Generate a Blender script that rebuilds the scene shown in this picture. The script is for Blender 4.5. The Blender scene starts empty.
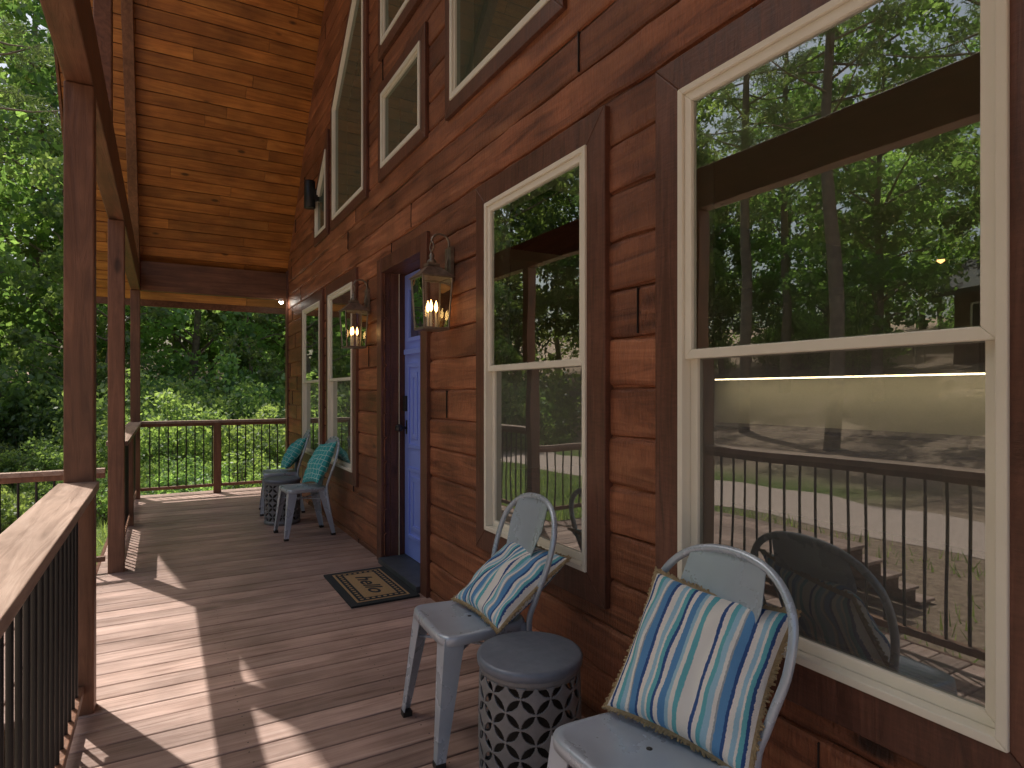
import bpy, math, random
import numpy as np
from mathutils import Vector, Matrix, noise as mnoise
random.seed(7)
C = bpy.context.scene.collection
WX = 1.502   # wall face
H = 1.33

# ------------------------------------------------------------ node helpers
def mat(name):
    m = bpy.data.materials.new(name); m.use_nodes = True
    nt = m.node_tree; nt.nodes.clear()
    out = nt.nodes.new('ShaderNodeOutputMaterial')
    return m, nt, out
def N(nt, t, **kw):
    n = nt.nodes.new(t)
    for k, v in kw.items():
        if k in n.inputs: n.inputs[k].default_value = v
        else: setattr(n, k, v)
    return n
def L(nt, a, b): nt.links.new(a, b)
def ramp(nt, fac, stops, interp='LINEAR'):
    r = nt.nodes.new('ShaderNodeValToRGB'); r.color_ramp.interpolation = interp
    el = r.color_ramp.elements
    while len(el) < len(stops): el.new(0.5)
    for e, (p, c) in zip(el, stops):
        e.position = p; e.color = (c[0], c[1], c[2], 1) if hasattr(c, '__len__') else (c, c, c, 1)
    L(nt, fac, r.inputs[0]); return r.outputs[0]
def mixc(nt, a, b, fac, mode='MIX'):
    m = nt.nodes.new('ShaderNodeMix'); m.data_type = 'RGBA'; m.blend_type = mode
    for s, v in ((m.inputs[6], a), (m.inputs[7], b), (m.inputs[0], fac)):
        if hasattr(v, 'is_output'): L(nt, v, s)
        elif hasattr(v, '__len__'): s.default_value = (v[0], v[1], v[2], 1)
        else: s.default_value = v
    return m.outputs[2]
def math_(nt, op, a, b=0.0, clamp=False):
    m = nt.nodes.new('ShaderNodeMath'); m.operation = op; m.use_clamp = clamp
    for s, v in ((m.inputs[0], a), (m.inputs[1], b)):
        if hasattr(v, 'is_output'): L(nt, v, s)
        else: s.default_value = v
    return m.outputs[0]

def wood(name, dark, mid, light, axis='Y', rough=0.5, bump=0.3, knots=0.8, grain=18, stretch=14, rvar=0.35, blot=0.6, knotscale=3.0, spec=0.5, saw=0.0):
    m, nt, out = mat(name)
    tc = N(nt, 'ShaderNodeTexCoord'); at = N(nt, 'ShaderNodeAttribute', attribute_name='rnd')
    comb = N(nt, 'ShaderNodeCombineXYZ')
    for i, k in enumerate((31.0, 47.0, 23.0)):
        L(nt, math_(nt, 'MULTIPLY', at.outputs['Fac'], k), comb.inputs[i])
    add = N(nt, 'ShaderNodeVectorMath', operation='ADD')
    L(nt, tc.outputs['Object'], add.inputs[0]); L(nt, comb.outputs[0], add.inputs[1])
    sc = [1.0, 1.0, 1.0]; sc['XYZ'.index(axis)] = 1.0/stretch
    mp = N(nt, 'ShaderNodeMapping'); mp.inputs['Scale'].default_value = sc
    L(nt, add.outputs[0], mp.inputs[0])
    n1 = N(nt, 'ShaderNodeTexNoise', Scale=grain*2.2, Detail=8.0, Roughness=0.65, Distortion=1.2)
    L(nt, mp.outputs[0], n1.inputs['Vector'])
    n2 = N(nt, 'ShaderNodeTexNoise', Scale=2.3, Detail=4.0, Roughness=0.6)
    L(nt, add.outputs[0], n2.inputs['Vector'])
    col = ramp(nt, n1.outputs['Fac'], [(0.3, dark), (0.52, mid), (0.75, light)])
    b = ramp(nt, n2.outputs['Fac'], [(0.3, 1-blot), (0.65, 1.0)])
    col = mixc(nt, col, b, 1.0, 'MULTIPLY')
    sk = [1.0, 1.0, 1.0]; sk['XYZ'.index(axis)] = 0.45
    mp2 = N(nt, 'ShaderNodeMapping'); mp2.inputs['Scale'].default_value = sk
    L(nt, add.outputs[0], mp2.inputs[0])
    vo = N(nt, 'ShaderNodeTexVoronoi', Scale=knotscale); L(nt, mp2.outputs[0], vo.inputs['Vector'])
    kn = ramp(nt, vo.outputs['Distance'], [(0.0, 1-knots), (0.05, 1-knots), (0.10, 1.0)])
    col = mixc(nt, col, kn, 1.0, 'MULTIPLY')
    rv = math_(nt, 'MULTIPLY_ADD', at.outputs['Fac'], rvar); rv.node.inputs[2].default_value = 1-rvar*0.5
    col = mixc(nt, col, rv, 1.0, 'MULTIPLY')
    bs = N(nt, 'ShaderNodeBsdfPrincipled')
    hh = math_(nt, 'ADD', n1.outputs['Fac'], math_(nt, 'MULTIPLY', n2.outputs['Fac'], 0.8))
    if saw:   # rough-sawn cross marks and fine scuffs
        sc2 = [18.0, 18.0, 18.0]; sc2['XYZ'.index(axis)] = 110.0
        mp3 = N(nt, 'ShaderNodeMapping'); mp3.inputs['Scale'].default_value = sc2; mp3.inputs['Rotation'].default_value = (0.12, 0, 0)
        L(nt, add.outputs[0], mp3.inputs[0])
        n3 = N(nt, 'ShaderNodeTexNoise', Scale=1.0, Detail=4.0, Roughness=0.7); L(nt, mp3.outputs[0], n3.inputs['Vector'])
        hh = math_(nt, 'ADD', hh, math_(nt, 'MULTIPLY', n3.outputs['Fac'], saw))
        col = mixc(nt, col, ramp(nt, n3.outputs['Fac'], [(0.3, 0.76), (0.6, 1.0)]), 1.0, 'MULTIPLY')
    L(nt, col, bs.inputs['Base Color'])
    bs.inputs['Specular IOR Level'].default_value = spec
    rr = math_(nt, 'MULTIPLY_ADD', n1.outputs['Fac'], 0.3); rr.node.inputs[2].default_value = rough-0.15
    L(nt, rr, bs.inputs['Roughness'])
    bp = N(nt, 'ShaderNodeBump', Strength=bump, Distance=0.01)
    L(nt, hh, bp.inputs['Height']); L(nt, bp.outputs[0], bs.inputs['Normal'])
    L(nt, bs.outputs[0], out.inputs[0]); return m

def plain(name, c1, c2=None, rough=0.5, metal=0.0, scale=8.0, bump=0.0, bscale=None, spec=0.5, emit=None, estr=0.0):
    m, nt, out = mat(name)
    tc = N(nt, 'ShaderNodeTexCoord')
    n1 = N(nt, 'ShaderNodeTexNoise', Scale=scale, Detail=6.0, Roughness=0.6); L(nt, tc.outputs['Object'], n1.inputs['Vector'])
    c2 = c2 or tuple(x*0.8 for x in c1)
    col = ramp(nt, n1.outputs['Fac'], [(0.35, c1), (0.7, c2)])
    bs = N(nt, 'ShaderNodeBsdfPrincipled'); L(nt, col, bs.inputs['Base Color'])
    bs.inputs['Metallic'].default_value = metal; bs.inputs['Specular IOR Level'].default_value = spec
    rr = math_(nt, 'MULTIPLY_ADD', n1.outputs['Fac'], 0.2); rr.node.inputs[2].default_value = max(rough-0.1, 0)
    L(nt, rr, bs.inputs['Roughness'])
    if bump:
        n2 = N(nt, 'ShaderNodeTexNoise', Scale=bscale or scale*6, Detail=5.0); L(nt, tc.outputs['Object'], n2.inputs['Vector'])
        bp = N(nt, 'ShaderNodeBump', Strength=bump, Distance=0.01); L(nt, n2.outputs['Fac'], bp.inputs['Height']); L(nt, bp.outputs[0], bs.inputs['Normal'])
    if emit:
        bs.inputs['Emission Color'].default_value = (*emit, 1); bs.inputs['Emission Strength'].default_value = estr
    L(nt, bs.outputs[0], out.inputs[0]); return m

def glass(name, base=0.3, tint=(0.8, 0.86, 0.84), haze=0.0, hazecol=(0.12, 0.12, 0.12), wav=0.02, refl=(0.95, 1, 0.97), fk=1.6):
    m, nt, out = mat(name)
    tr = N(nt, 'ShaderNodeBsdfTransparent'); tr.inputs[0].default_value = (*tint, 1)
    gl = N(nt, 'ShaderNodeBsdfGlossy'); gl.inputs['Roughness'].default_value = 0.0; gl.inputs[0].default_value = (*refl, 1)
    fr = N(nt, 'ShaderNodeFresnel', IOR=1.5)
    f = math_(nt, 'MULTIPLY_ADD', fr.outputs[0], fk, True); f.node.inputs[2].default_value = base
    if wav:
        tc = N(nt, 'ShaderNodeTexCoord')
        n = N(nt, 'ShaderNodeTexNoise', Scale=2.5, Detail=1.0); L(nt, tc.outputs['Object'], n.inputs['Vector'])
        bp = N(nt, 'ShaderNodeBump', Strength=wav, Distance=0.05); L(nt, n.outputs['Fac'], bp.inputs['Height'])
        L(nt, bp.outputs[0], gl.inputs['Normal'])
    mx = N(nt, 'ShaderNodeMixShader'); L(nt, f, mx.inputs[0]); L(nt, tr.outputs[0], mx.inputs[1]); L(nt, gl.outputs[0], mx.inputs[2])
    o = mx.outputs[0]
    if haze:
        df = N(nt, 'ShaderNodeBsdfDiffuse'); df.inputs[0].default_value = (*hazecol, 1)
        m2 = N(nt, 'ShaderNodeMixShader'); m2.inputs[0].default_value = haze; L(nt, o, m2.inputs[1]); L(nt, df.outputs[0], m2.inputs[2]); o = m2.outputs[0]
    L(nt, o, out.inputs[0]); return m

def leafmat(name, c1, c2, c3, trl=0.55):
    m, nt, out = mat(name)
    at = N(nt, 'ShaderNodeAttribute', attribute_name='rnd')
    oi = N(nt, 'ShaderNodeObjectInfo')
    col = ramp(nt, at.outputs['Fac'], [(0.0, c1), (0.5, c2), (1.0, c3)])
    v = math_(nt, 'MULTIPLY_ADD', oi.outputs['Random'], 0.6); v.node.inputs[2].default_value = 0.65
    col = mixc(nt, col, v, 1.0, 'MULTIPLY')
    hs = N(nt, 'ShaderNodeHueSaturation', Saturation=0.76); hu = math_(nt, 'MULTIPLY_ADD', oi.outputs['Random'], 0.05); hu.node.inputs[2].default_value = 0.47
    L(nt, hu, hs.inputs['Hue']); L(nt, col, hs.inputs['Color']); col = hs.outputs[0]
    df = N(nt, 'ShaderNodeBsdfDiffuse'); L(nt, col, df.inputs[0])
    gs = N(nt, 'ShaderNodeBsdfGlossy'); gs.inputs['Roughness'].default_value = 0.45; gs.inputs[0].default_value = (1,1,1,1)
    m0 = N(nt, 'ShaderNodeMixShader'); m0.inputs[0].default_value = 0.07; L(nt, df.outputs[0], m0.inputs[1]); L(nt, gs.outputs[0], m0.inputs[2])
    t = N(nt, 'ShaderNodeBsdfTranslucent'); tc = mixc(nt, col, (2.3, 2.3, 1.1), 1.0, 'MULTIPLY'); L(nt, tc, t.inputs[0])
    mx = N(nt, 'ShaderNodeMixShader'); mx.inputs[0].default_value = trl
    L(nt, m0.outputs[0], mx.inputs[1]); L(nt, t.outputs[0], mx.inputs[2]); L(nt, mx.outputs[0], out.inputs[0]); return m

# ------------------------------------------------------------ mesh builder
class MB:
    def __init__(s): s.v = []; s.f = []; s.m = []; s.r = []; s.sm = []; s.uv = None; s.T = None
    def add(s, vs, fs, m=0, r=None, sm=False):
        if r is None: r = random.random()
        o = len(s.v)
        if s.T is not None: vs = [tuple(s.T @ Vector(p)) for p in vs]
        s.v.extend([tuple(p) for p in vs])
        for f in fs: s.f.append([o+i for i in f]); s.m.append(m); s.r.append(r); s.sm.append(sm)
    def box(s, x0, x1, y0, y1, z0, z1, m=0, r=None):
        s.add([(x0,y0,z0),(x1,y0,z0),(x1,y1,z0),(x0,y1,z0),(x0,y0,z1),(x1,y0,z1),(x1,y1,z1),(x0,y1,z1)],
              [(0,3,2,1),(4,5,6,7),(0,1,5,4),(1,2,6,5),(2,3,7,6),(3,0,4,7)], m, r)
    def hexa(s, a, b, m=0, r=None):
        s.add(list(a)+list(b), [(3,2,1,0),(4,5,6,7),(0,1,5,4),(1,2,6,5),(2,3,7,6),(3,0,4,7)], m, r)
    def ring(s, po, pi, x0, x1, m=0):
        n = len(po)
        for i in range(n):
            j = (i+1) % n
            a = [(x0,*po[i]),(x0,*po[j]),(x0,*pi[j]),(x0,*pi[i])]
            b = [(x1,*po[i]),(x1,*po[j]),(x1,*pi[j]),(x1,*pi[i])]
            s.hexa(a, b, m)
    def tube(s, pts, rad, n=10, m=0, r=None, closed=False, cap=True):
        pts = [Vector(p) for p in pts]; k = len(pts)
        rads = rad if hasattr(rad, '__len__') else [rad]*k
        vs = []; up = None
        for i, p in enumerate(pts):
            if closed: t = pts[(i+1) % k]-pts[i-1]
            else: t = pts[min(i+1, k-1)]-pts[max(i-1, 0)]
            t.normalize()
            if up is None:
                up = Vector((0,0,1)) if abs(t.z) < 0.9 else Vector((1,0,0))
            a = t.cross(up).normalized(); up = a.cross(t).normalized()
            for q in range(n):
                an = 2*math.pi*q/n
                vs.append(p+(a*math.cos(an)+up*math.sin(an))*rads[i])
        fs = []
        for i in range(k if closed else k-1):
            i2 = (i+1) % k
            for q in range(n):
                q2 = (q+1) % n
                fs.append((i*n+q, i*n+q2, i2*n+q2, i2*n+q))
        rr = r if r is not None else random.random()
        s.add(vs, fs, m, rr, True)
        if cap and not closed:
            s.add(vs[:n], [tuple(range(n))], m, rr); s.add(vs[-n:], [tuple(range(n))[::-1]], m, rr)
    def lathe(s, prof, n=48, m=0, c=(0,0,0), r=None):
        vs = []; fs = []
        for (rad, z) in prof:
            for q in range(n):
                a = 2*math.pi*q/n; vs.append((c[0]+rad*math.cos(a), c[1]+rad*math.sin(a), c[2]+z))
        for i in range(len(prof)-1):
            for q in range(n):
                q2 = (q+1) % n; fs.append((i*n+q, i*n+q2, (i+1)*n+q2, (i+1)*n+q))
        s.add(vs, fs, m, r, True)
    def build(s, name, mats, parent=None, bevel=0.0, solid=0.0, segs=2):
        me = bpy.data.meshes.new(name); me.from_pydata(s.v, [], s.f)
        for mm in mats: me.materials.append(mm)
        me.polygons.foreach_set('material_index', s.m); me.polygons.foreach_set('use_smooth', s.sm)
        at = me.attributes.new('rnd', 'FLOAT', 'FACE'); at.data.foreach_set('value', s.r)
        me.update()
        ob = bpy.data.objects.new(name, me); C.objects.link(ob)
        if parent: ob.parent = parent
        if bevel:
            b = ob.modifiers.new('b', 'BEVEL'); b.width = bevel; b.segments = segs; b.limit_method = 'ANGLE'; b.angle_limit = 0.6
        if solid:
            b = ob.modifiers.new('s', 'SOLIDIFY'); b.thickness = solid
        return ob
def empty(name, loc=(0,0,0), rz=0):
    e = bpy.data.objects.new(name, None); C.objects.link(e); e.location = loc; e.rotation_euler = (0,0,rz); e.empty_display_size = 0.1
    return e
def offset_poly(p, d):
    n = len(p); out = []
    area = sum(p[i][0]*p[(i+1)%n][1]-p[(i+1)%n][0]*p[i][1] for i in range(n))
    sg = 1 if area > 0 else -1
    ls = []
    for i in range(n):
        a = Vector(p[i]); b = Vector(p[(i+1)%n]); t = (b-a).normalized(); nn = Vector((t.y, -t.x))*sg
        ls.append((a+nn*d, t))
    for i in range(n):
        p1, t1 = ls[i-1]; p2, t2 = ls[i]
        den = t1.x*t2.y-t1.y*t2.x
        k = ((p2.x-p1.x)*t2.y-(p2.y-p1.y)*t2.x)/den
        q = p1+t1*k; out.append((q.x, q.y))
    return out

# ------------------------------------------------------------ materials
M_side = wood('rough_sawn_siding', (0.15,0.048,0.024), (0.40,0.145,0.070), (0.58,0.25,0.125), 'Y', 0.40, 0.8, 0.85, 6.5, 12, 0.6, 0.5, 3.0, 0.5, 0.9)
M_trim = wood('dark_trim_stain', (0.09,0.036,0.024), (0.165,0.066,0.042), (0.23,0.098,0.064), 'Z', 0.42, 0.3, 0.3, 14, 12, 0.15, 0.35, saw=0.4)
M_beam = wood('beam_stain', (0.12,0.05,0.026), (0.22,0.096,0.05), (0.31,0.145,0.078), 'Y', 0.5, 0.35, 0.6, 10, 12, 0.2, 0.4)
M_beamx = wood('beam_stain_x', (0.12,0.05,0.026), (0.22,0.096,0.05), (0.31,0.145,0.078), 'X', 0.5, 0.35, 0.6, 10, 12, 0.2, 0.4)
M_post = wood('post_stain', (0.13,0.058,0.032), (0.23,0.106,0.06), (0.32,0.155,0.09), 'Z', 0.5, 0.35, 0.6, 10, 12, 0.2, 0.4)
M_ceil = wood('pine_ceiling', (0.30,0.098,0.019), (0.52,0.198,0.042), (0.68,0.305,0.075), 'X', 0.4, 0.15, 0.75, 8, 12, 0.5, 0.45, 4.0)
M_deck = wood('deck_boards', (0.30,0.195,0.16), (0.48,0.335,0.285), (0.62,0.46,0.40), 'X', 0.40, 0.3, 0.5, 12, 16, 0.45, 0.4, 2.0)
M_rail = wood('rail_boards', (0.25,0.16,0.12), (0.42,0.29,0.225), (0.55,0.41,0.33), 'Y', 0.5, 0.3, 0.4, 12, 16, 0.2, 0.3)
M_cream = plain('cream_vinyl', (0.84,0.80,0.69), (0.81,0.77,0.66), 0.4)
M_gup = glass('window_glass', 0.30, (0.82,0.87,0.83))
M_gable = glass('gable_glass', 0.10, (0.55,0.6,0.52), 0.35, (0.17,0.20,0.14), 0.02, fk=1.0)  # green haze colour painted in for the trees reflected in the gable panes
M_glo = glass('screened_glass', 0.20, (0.5,0.52,0.5), 0.24, (0.25,0.24,0.23), 0.02)
M_black = plain('black_iron', (0.012,0.012,0.013), (0.02,0.02,0.02), 0.4)
M_metal = plain('grey_painted_metal', (0.50,0.575,0.67), (0.42,0.49,0.585), 0.28, 0.3, 5.0)
M_rubber = plain('rubber', (0.02,0.02,0.02))
M_door = plain('blue_door_paint', (0.25,0.35,0.90), (0.235,0.33,0.87), 0.4)
M_wallin = plain('interior_wall', (0.80,0.78,0.66), (0.76,0.74,0.63), 0.8)
M_floorin = wood('interior_floor', (0.20,0.13,0.08), (0.34,0.22,0.14), (0.44,0.3,0.2), 'Y')
M_cab = plain('cabinet_paint', (0.8,0.8,0.75), None, 0.4)
M_roof = plain('shingles', (0.05,0.05,0.052), (0.09,0.088,0.085), 0.9, 0, 20, 0.6)
M_bronze = plain('lantern_metal', (0.34,0.29,0.23), (0.20,0.17,0.14), 0.4, 0.7, 30)
M_lglass = glass('lantern_glass', 0.03, (0.96,0.95,0.92), 0, wav=0.1)
M_bulb = plain('bulb', (1,0.8,0.5), None, 0.4, emit=(1.0,0.55,0.2), estr=9)
M_flood = plain('flood_lamp', (1,1,1), None, 0.4, emit=(1.0,0.95,0.85), estr=60)
M_dark = plain('dark_fabric_and_shade', (0.03,0.028,0.026), (0.05,0.045,0.04), 0.9)

# ------------------------------------------------------------ CABIN
cabin = empty('log_cabin')
Y0, Y1, RY = -0.5, 9.0, 4.25
SL = 1.087
rects = [(0.58,1.487,0.607,2.32),(1.995,2.885,0.607,2.32),(5.507,6.42,0.607,2.32),(6.82,7.74,0.607,2.32)]
low = [[(a,c),(b,c),(b,d),(a,d)] for a,b,c,d in rects]
doorp = [(3.83,0.0),(4.67,0.0),(4.67,2.26),(3.83,2.26)]
upp = [[(3.83,3.07),(4.67,3.07),(4.67,3.65),(3.83,3.65)],
       [(3.83,4.03),(4.67,4.03),(4.67,5.3),(4.25,5.72),(3.83,5.3)],
       [(5.16,3.05),(6.25,3.05),(6.25,4.16),(5.16,5.12)],
       [(2.25,3.05),(3.34,3.05),(3.34,5.12),(2.25,4.16)],
       [(6.55,3.05),(7.05,3.05),(7.05,3.45),(6.55,3.87)],
       [(1.45,3.05),(1.95,3.05),(1.95,3.87),(1.45,3.45)]]
allop = low+[doorp]+upp
def interval(poly, z):
    ys = []
    n = len(poly)
    for i in range(n):
        (a,b),(c,d) = poly[i], poly[(i+1)%n]
        if (b-z)*(d-z) < 0: ys.append(a+(c-a)*(z-b)/(d-b))
    return (min(ys), max(ys)) if len(ys) >= 2 else None
def free(z, grow=0.0):
    lo, hi = Y0, Y1
    if z > 3.0: lo = Y0+(z-3.06)/SL; hi = Y1-(z-3.06)/SL
    segs = [(lo, hi)] if hi > lo else []
    for p in allop:
        iv = interval(p, z)
        if iv:
            a, b = iv[0]+0.02, iv[1]-0.02; ns = []
            for s, e in segs:
                if b <= s or a >= e: ns.append((s, e)); continue
                if a > s: ns.append((s, a))
                if b < e: ns.append((b, e))
            segs = ns
    return segs
mb = MB()
BH = 0.186
row = 0; z0 = -0.14
while z0 < 8.2:
    z1 = z0+BH
    joints = []; y = Y0-random.random()*3
    while y < Y1: joints.append((y, random.random())); y += random.uniform(2.0, 4.4)
    def rv(yy):
        r = 0
        for j in joints:
            if yy >= j[0]: r = j[1]
        return r
    bo = random.uniform(-0.003, 0.003)
    prof = [(0,0.017),(0.0025,0.013),(0.006,0.004),(0.016,0.0005),(0.05,0),(0.09,0),(0.135,0),(BH-0.019,0.0005),(BH-0.010,0.004),(BH-0.0045,0.013),(BH,0.017)]
    for k in range(len(prof)-1):
        (a, da), (b, db) = prof[k], prof[k+1]
        for (s, e) in free(z0+(a+b)/2):
            n = max(1, int((e-s)/0.07)); ysl = [s+(e-s)*i/n for i in range(n+1)]
            vs = []
            for yy in ysl:
                for (q, dq) in ((a, da), (b, db)):
                    w = 0
                    if 0.001 < q < BH-0.001 and (q < 0.04 or q > BH-0.04):
                        nz_ = mnoise.noise(Vector((yy*4, row*3.7+(0 if q < 0.07 else 9), 0)))+0.5*mnoise.noise(Vector((yy*13, row*5.1+(0 if q < 0.07 else 9), 0)))
                        w = nz_*0.010
                        w = min(w, BH-0.0008-q) if q > 0.1 else max(w, 0.0008-q)
                    dd = mnoise.noise(Vector((yy*2.5, (z0+q)*9, 3)))*0.002+bo
                    vs.append((WX+dq+dd, yy, z0+q+w))
            for i in range(n):
                ym = (ysl[i]+ysl[i+1])/2
                mb.add([vs[2*i],vs[2*i+2],vs[2*i+3],vs[2*i+1]], [(0,1,2,3)], 0, rv(ym), False)
    for j in joints[1:]:
        for (s, e) in free(z0+BH/2):
            if s+0.25 < j[0] < e-0.25: mb.box(WX-0.006, WX+0.01, j[0]-0.0018, j[0]+0.0018, z0+0.010, z1-0.010, 1)
    z0 = z1; row += 1
mb.build('log_siding', [M_side, M_black], cabin)
mb = MB(); z = 0.0
while z < 8.1:
    for (s, e) in free(z+0.03): mb.add([(1.62,s,z),(1.62,e,z),(1.62,e,z+0.06),(1.62,s,z+0.06)], [(3,2,1,0)])
    z += 0.06
XB = 6.6
mb.box(1.63, XB, Y0-0.02, Y0+0.05, -0.5, 3.0); mb.box(1.63, XB, Y1-0.05, Y1-0.002, -0.5, 3.05)
mb.add([(XB,Y0,-0.5),(XB,Y1,-0.5),(XB,Y1,3.0),(XB,RY,8.2),(XB,Y0,3.0)], [(0,1,2,3,4)])
mb.box(1.7, XB, Y0, 3.3, 2.62, 2.72)
mb.box(1.7, XB, 5.2, Y1, 2.62, 2.72)
mb.build('interior_walls', [M_wallin], cabin)
mb = MB(); mb.box(1.64, XB, Y0, Y1, -0.02, 0.03); mb.build('interior_floor', [M_floorin], cabin)
mb = MB()
for i in range(9):
    yy = 1.0+i*0.55
    for zz, hh in ((0.03,0.85),(1.5,0.95)):
        dpt = 0.6 if zz < 1 else 0.35
        mb.box(XB-dpt, XB-0.01, yy+0.003, yy+0.547, zz, zz+hh)
        mb.ring([(yy+0.02,zz+0.03),(yy+0.53,zz+0.03),(yy+0.53,zz+hh-0.03),(yy+0.02,zz+hh-0.03)],
                [(yy+0.08,zz+0.09),(yy+0.47,zz+0.09),(yy+0.47,zz+hh-0.09),(yy+0.08,zz+hh-0.09)], XB-dpt-0.015, XB-dpt-0.001)
mb.box(XB-0.64, XB-0.01, 1.0, 5.95, 0.885, 0.92, 1)
mb.box(4.2, 4.9, 2.0, 3.8, 0.03, 0.88); mb.box(4.15, 4.95, 1.95, 3.85, 0.885, 0.92, 1)
mb.build('kitchen_cabinets', [M_cab, M_dark], cabin, 0.004)
mb = MB()
mb.box(2.0, 2.85, 0.1, 1.9, 0.12, 0.45); mb.box(2.0, 2.2, 0.1, 1.9, 0.45, 0.85); mb.box(2.2, 2.85, 0.1, 0.3, 0.45, 0.65); mb.box(2.2, 2.85, 1.7, 1.9, 0.45, 0.65)
mb.build('sofa', [M_dark], cabin, 0.06, segs=3)
# under-cabinet light strip + one small pendant glimpsed through the glass
mb = MB()
mb.box(XB-0.30, XB-0.26, 1.1, 5.8, 1.485, 1.498, 1)
mb.tube([(4.5,2.15,2.62),(4.5,2.15,2.3)], 0.004, 6, 0); mb.lathe([(0.012,0.2),(0.04,0.18),(0.07,0.08)], 20, 0, (4.5,2.15,2.12)); mb.lathe([(0.001,0.035),(0.022,0.02),(0.022,-0.02),(0.001,-0.035)], 12, 2, (4.5,2.15,2.22))
mb.build('kitchen_lamps', [M_black, plain('strip_light', (1,.8,.5), emit=(1,0.78,0.5), estr=14), plain('pendant_bulb', (1,.8,.5), emit=(1,0.45,0.15), estr=5)], cabin)

tr = MB(); fr = MB(); gu = MB(); gd = MB(); gg = MB()
for p in low+upp: tr.ring(offset_poly(p, 0.115 if p in low else 0.085), offset_poly(p, -0.003), WX-0.026, WX+0.05)
for p in low:
    (a,c),(b,_),(_,d),_ = p
    inn = offset_poly(p, -0.022)
    fr.ring(p, inn, WX-0.036, WX+0.11)
    zm = c+(d-c)*0.495
    (ia,ic) = inn[0]; (ib,idd) = inn[2]
    up_o = [(ia,zm-0.018),(ib,zm-0.018),(ib,idd),(ia,idd)]
    dn_o = [(ia,ic),(ib,ic),(ib,zm+0.018),(ia,zm+0.018)]
    up_i = offset_poly(up_o, -0.030); dn_i = offset_poly(dn_o, -0.032)
    fr.ring(up_o, up_i, WX-0.026, WX-0.002); fr.ring(dn_o, dn_i, WX+0.0, WX+0.03)
    gu.add([(WX-0.013,y,z) for y,z in offset_poly(up_i,0.004)], [(0,3,2,1)])
    gd.add([(WX+0.012,y,z) for y,z in offset_poly(dn_i,0.004)], [(0,3,2,1)])
for p in upp:
    i1 = offset_poly(p, -0.035); i2 = offset_poly(p, -0.047)
    fr.ring(p, i1, WX-0.034, WX+0.11); fr.ring(i1, i2, WX-0.02, WX+0.02)
    gg.add([(WX-0.005,y,z) for y,z in offset_poly(i2,0.004)], [tuple(range(len(p)))[::-1]])
tr.box(WX-0.026, WX+0.05, 3.72, 3.832, 0.0, 2.37); tr.box(WX-0.026, WX+0.05, 4.668, 4.78, 0.0, 2.37); tr.box(WX-0.0245, WX+0.05, 3.832, 4.668, 2.26, 2.37)
tr.box(WX+0.051, WX+0.2, 3.79, 3.832, 0, 2.3); tr.box(WX+0.051, WX+0.2, 4.668, 4.71, 0, 2.3); tr.box(WX+0.051, WX+0.2, 3.833, 4.667, 2.26, 2.3)
tr.box(WX-0.02, WX+0.03, Y1-0.13, Y1+0.02, -0.2, 3.0)
tr.build('window_and_door_trim', [M_trim], cabin, 0.004)
fr.build('window_frames', [M_cream], cabin, 0.003)
gu.build('window_glass_upper', [M_gup], cabin); gd.build('window_glass_lower', [M_glo], cabin); gg.build('gable_window_glass', [M_gable], cabin)
mb = MB(); DX = WX+0.165
mb.box(DX, DX+0.045, 3.84, 4.66, 0.05, 2.25)
for (a,b,c,d) in ((3.93,4.57,0.2,0.75),(3.93,4.2,0.9,1.55),(4.3,4.57,0.9,1.55)):
    po = [(a,c),(b,c),(b,d),(a,d)]; mb.ring(po, offset_poly(po,-0.03), DX-0.012, DX+0.002); 
    q = offset_poly(po,-0.07); mb.ring(q, offset_poly(q,-0.04), DX-0.008, DX+0.002)
mb.box(DX-0.03, DX, 3.9, 4.6, 1.62, 1.66)
po = [(3.93,1.72),(4.57,1.72),(4.57,2.15),(3.93,2.15)]; mb.ring(po, offset_poly(po,-0.03), DX-0.015, DX+0.002)
mb.box(DX-0.003, DX+0.003, 3.96, 4.54, 1.75, 2.12, 1)
mb.box(DX-0.03, DX-0.001, 4.565, 4.625, 1.18, 1.30, 2)
mb.tube([(DX-0.001,4.595,1.05),(DX-0.06,4.595,1.05)], 0.012, 10, 2); mb.lathe([(0.001,0.03),(0.028,0.02),(0.032,0),(0.028,-0.02),(0.001,-0.03)], 14, 2, (DX-0.07,4.595,1.05))
mb.box(DX-0.008, DX-0.001, 4.57, 4.62, 1.0, 1.11, 2)
mb.box(WX-0.05, DX+0.03, 3.835, 4.665, 0.003, 0.045, 3)
mb.build('front_door', [M_door, M_gup, M_black, plain('threshold_metal', (0.07,0.08,0.09), None, 0.5)], cabin, 0.003)

OX = -0.90
mb = MB()
def slope_pts(side, s0, s1):
    if side > 0: return (Y1-s0, 3.0+SL*s0), (Y1-s1, 3.0+SL*s1)
    return (Y0+s0, 3.0+SL*s0), (Y0+s1, 3.0+SL*s1)
for side in (1, -1):
    s = -0.42; ds = 0.135/math.hypot(1, SL)
    nx = SL/math.hypot(1,SL); nz = 1/math.hypot(1,SL)
    while s < 4.75:
        (ya,za),(yb,zb) = slope_pts(side, s+0.0025, min(s+ds-0.0025, 4.75))
        oy, oz = nx*0.018*side, nz*0.018
        cut = random.uniform(-0.6, 1.3)
        for xa, xb in ((OX, cut-0.001), (cut+0.001, WX+0.04)):
            mb.hexa([(xa,ya,za),(xb,ya,za),(xb,yb,zb),(xa,yb,zb)], [(xa,ya+oy,za+oz),(xb,ya+oy,za+oz),(xb,yb+oy,zb+oz),(xa,yb+oy,zb+oz)])
        s += ds
mb.build('porch_ceiling', [M_ceil], cabin, 0.003, segs=1)
mb = MB()
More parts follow.
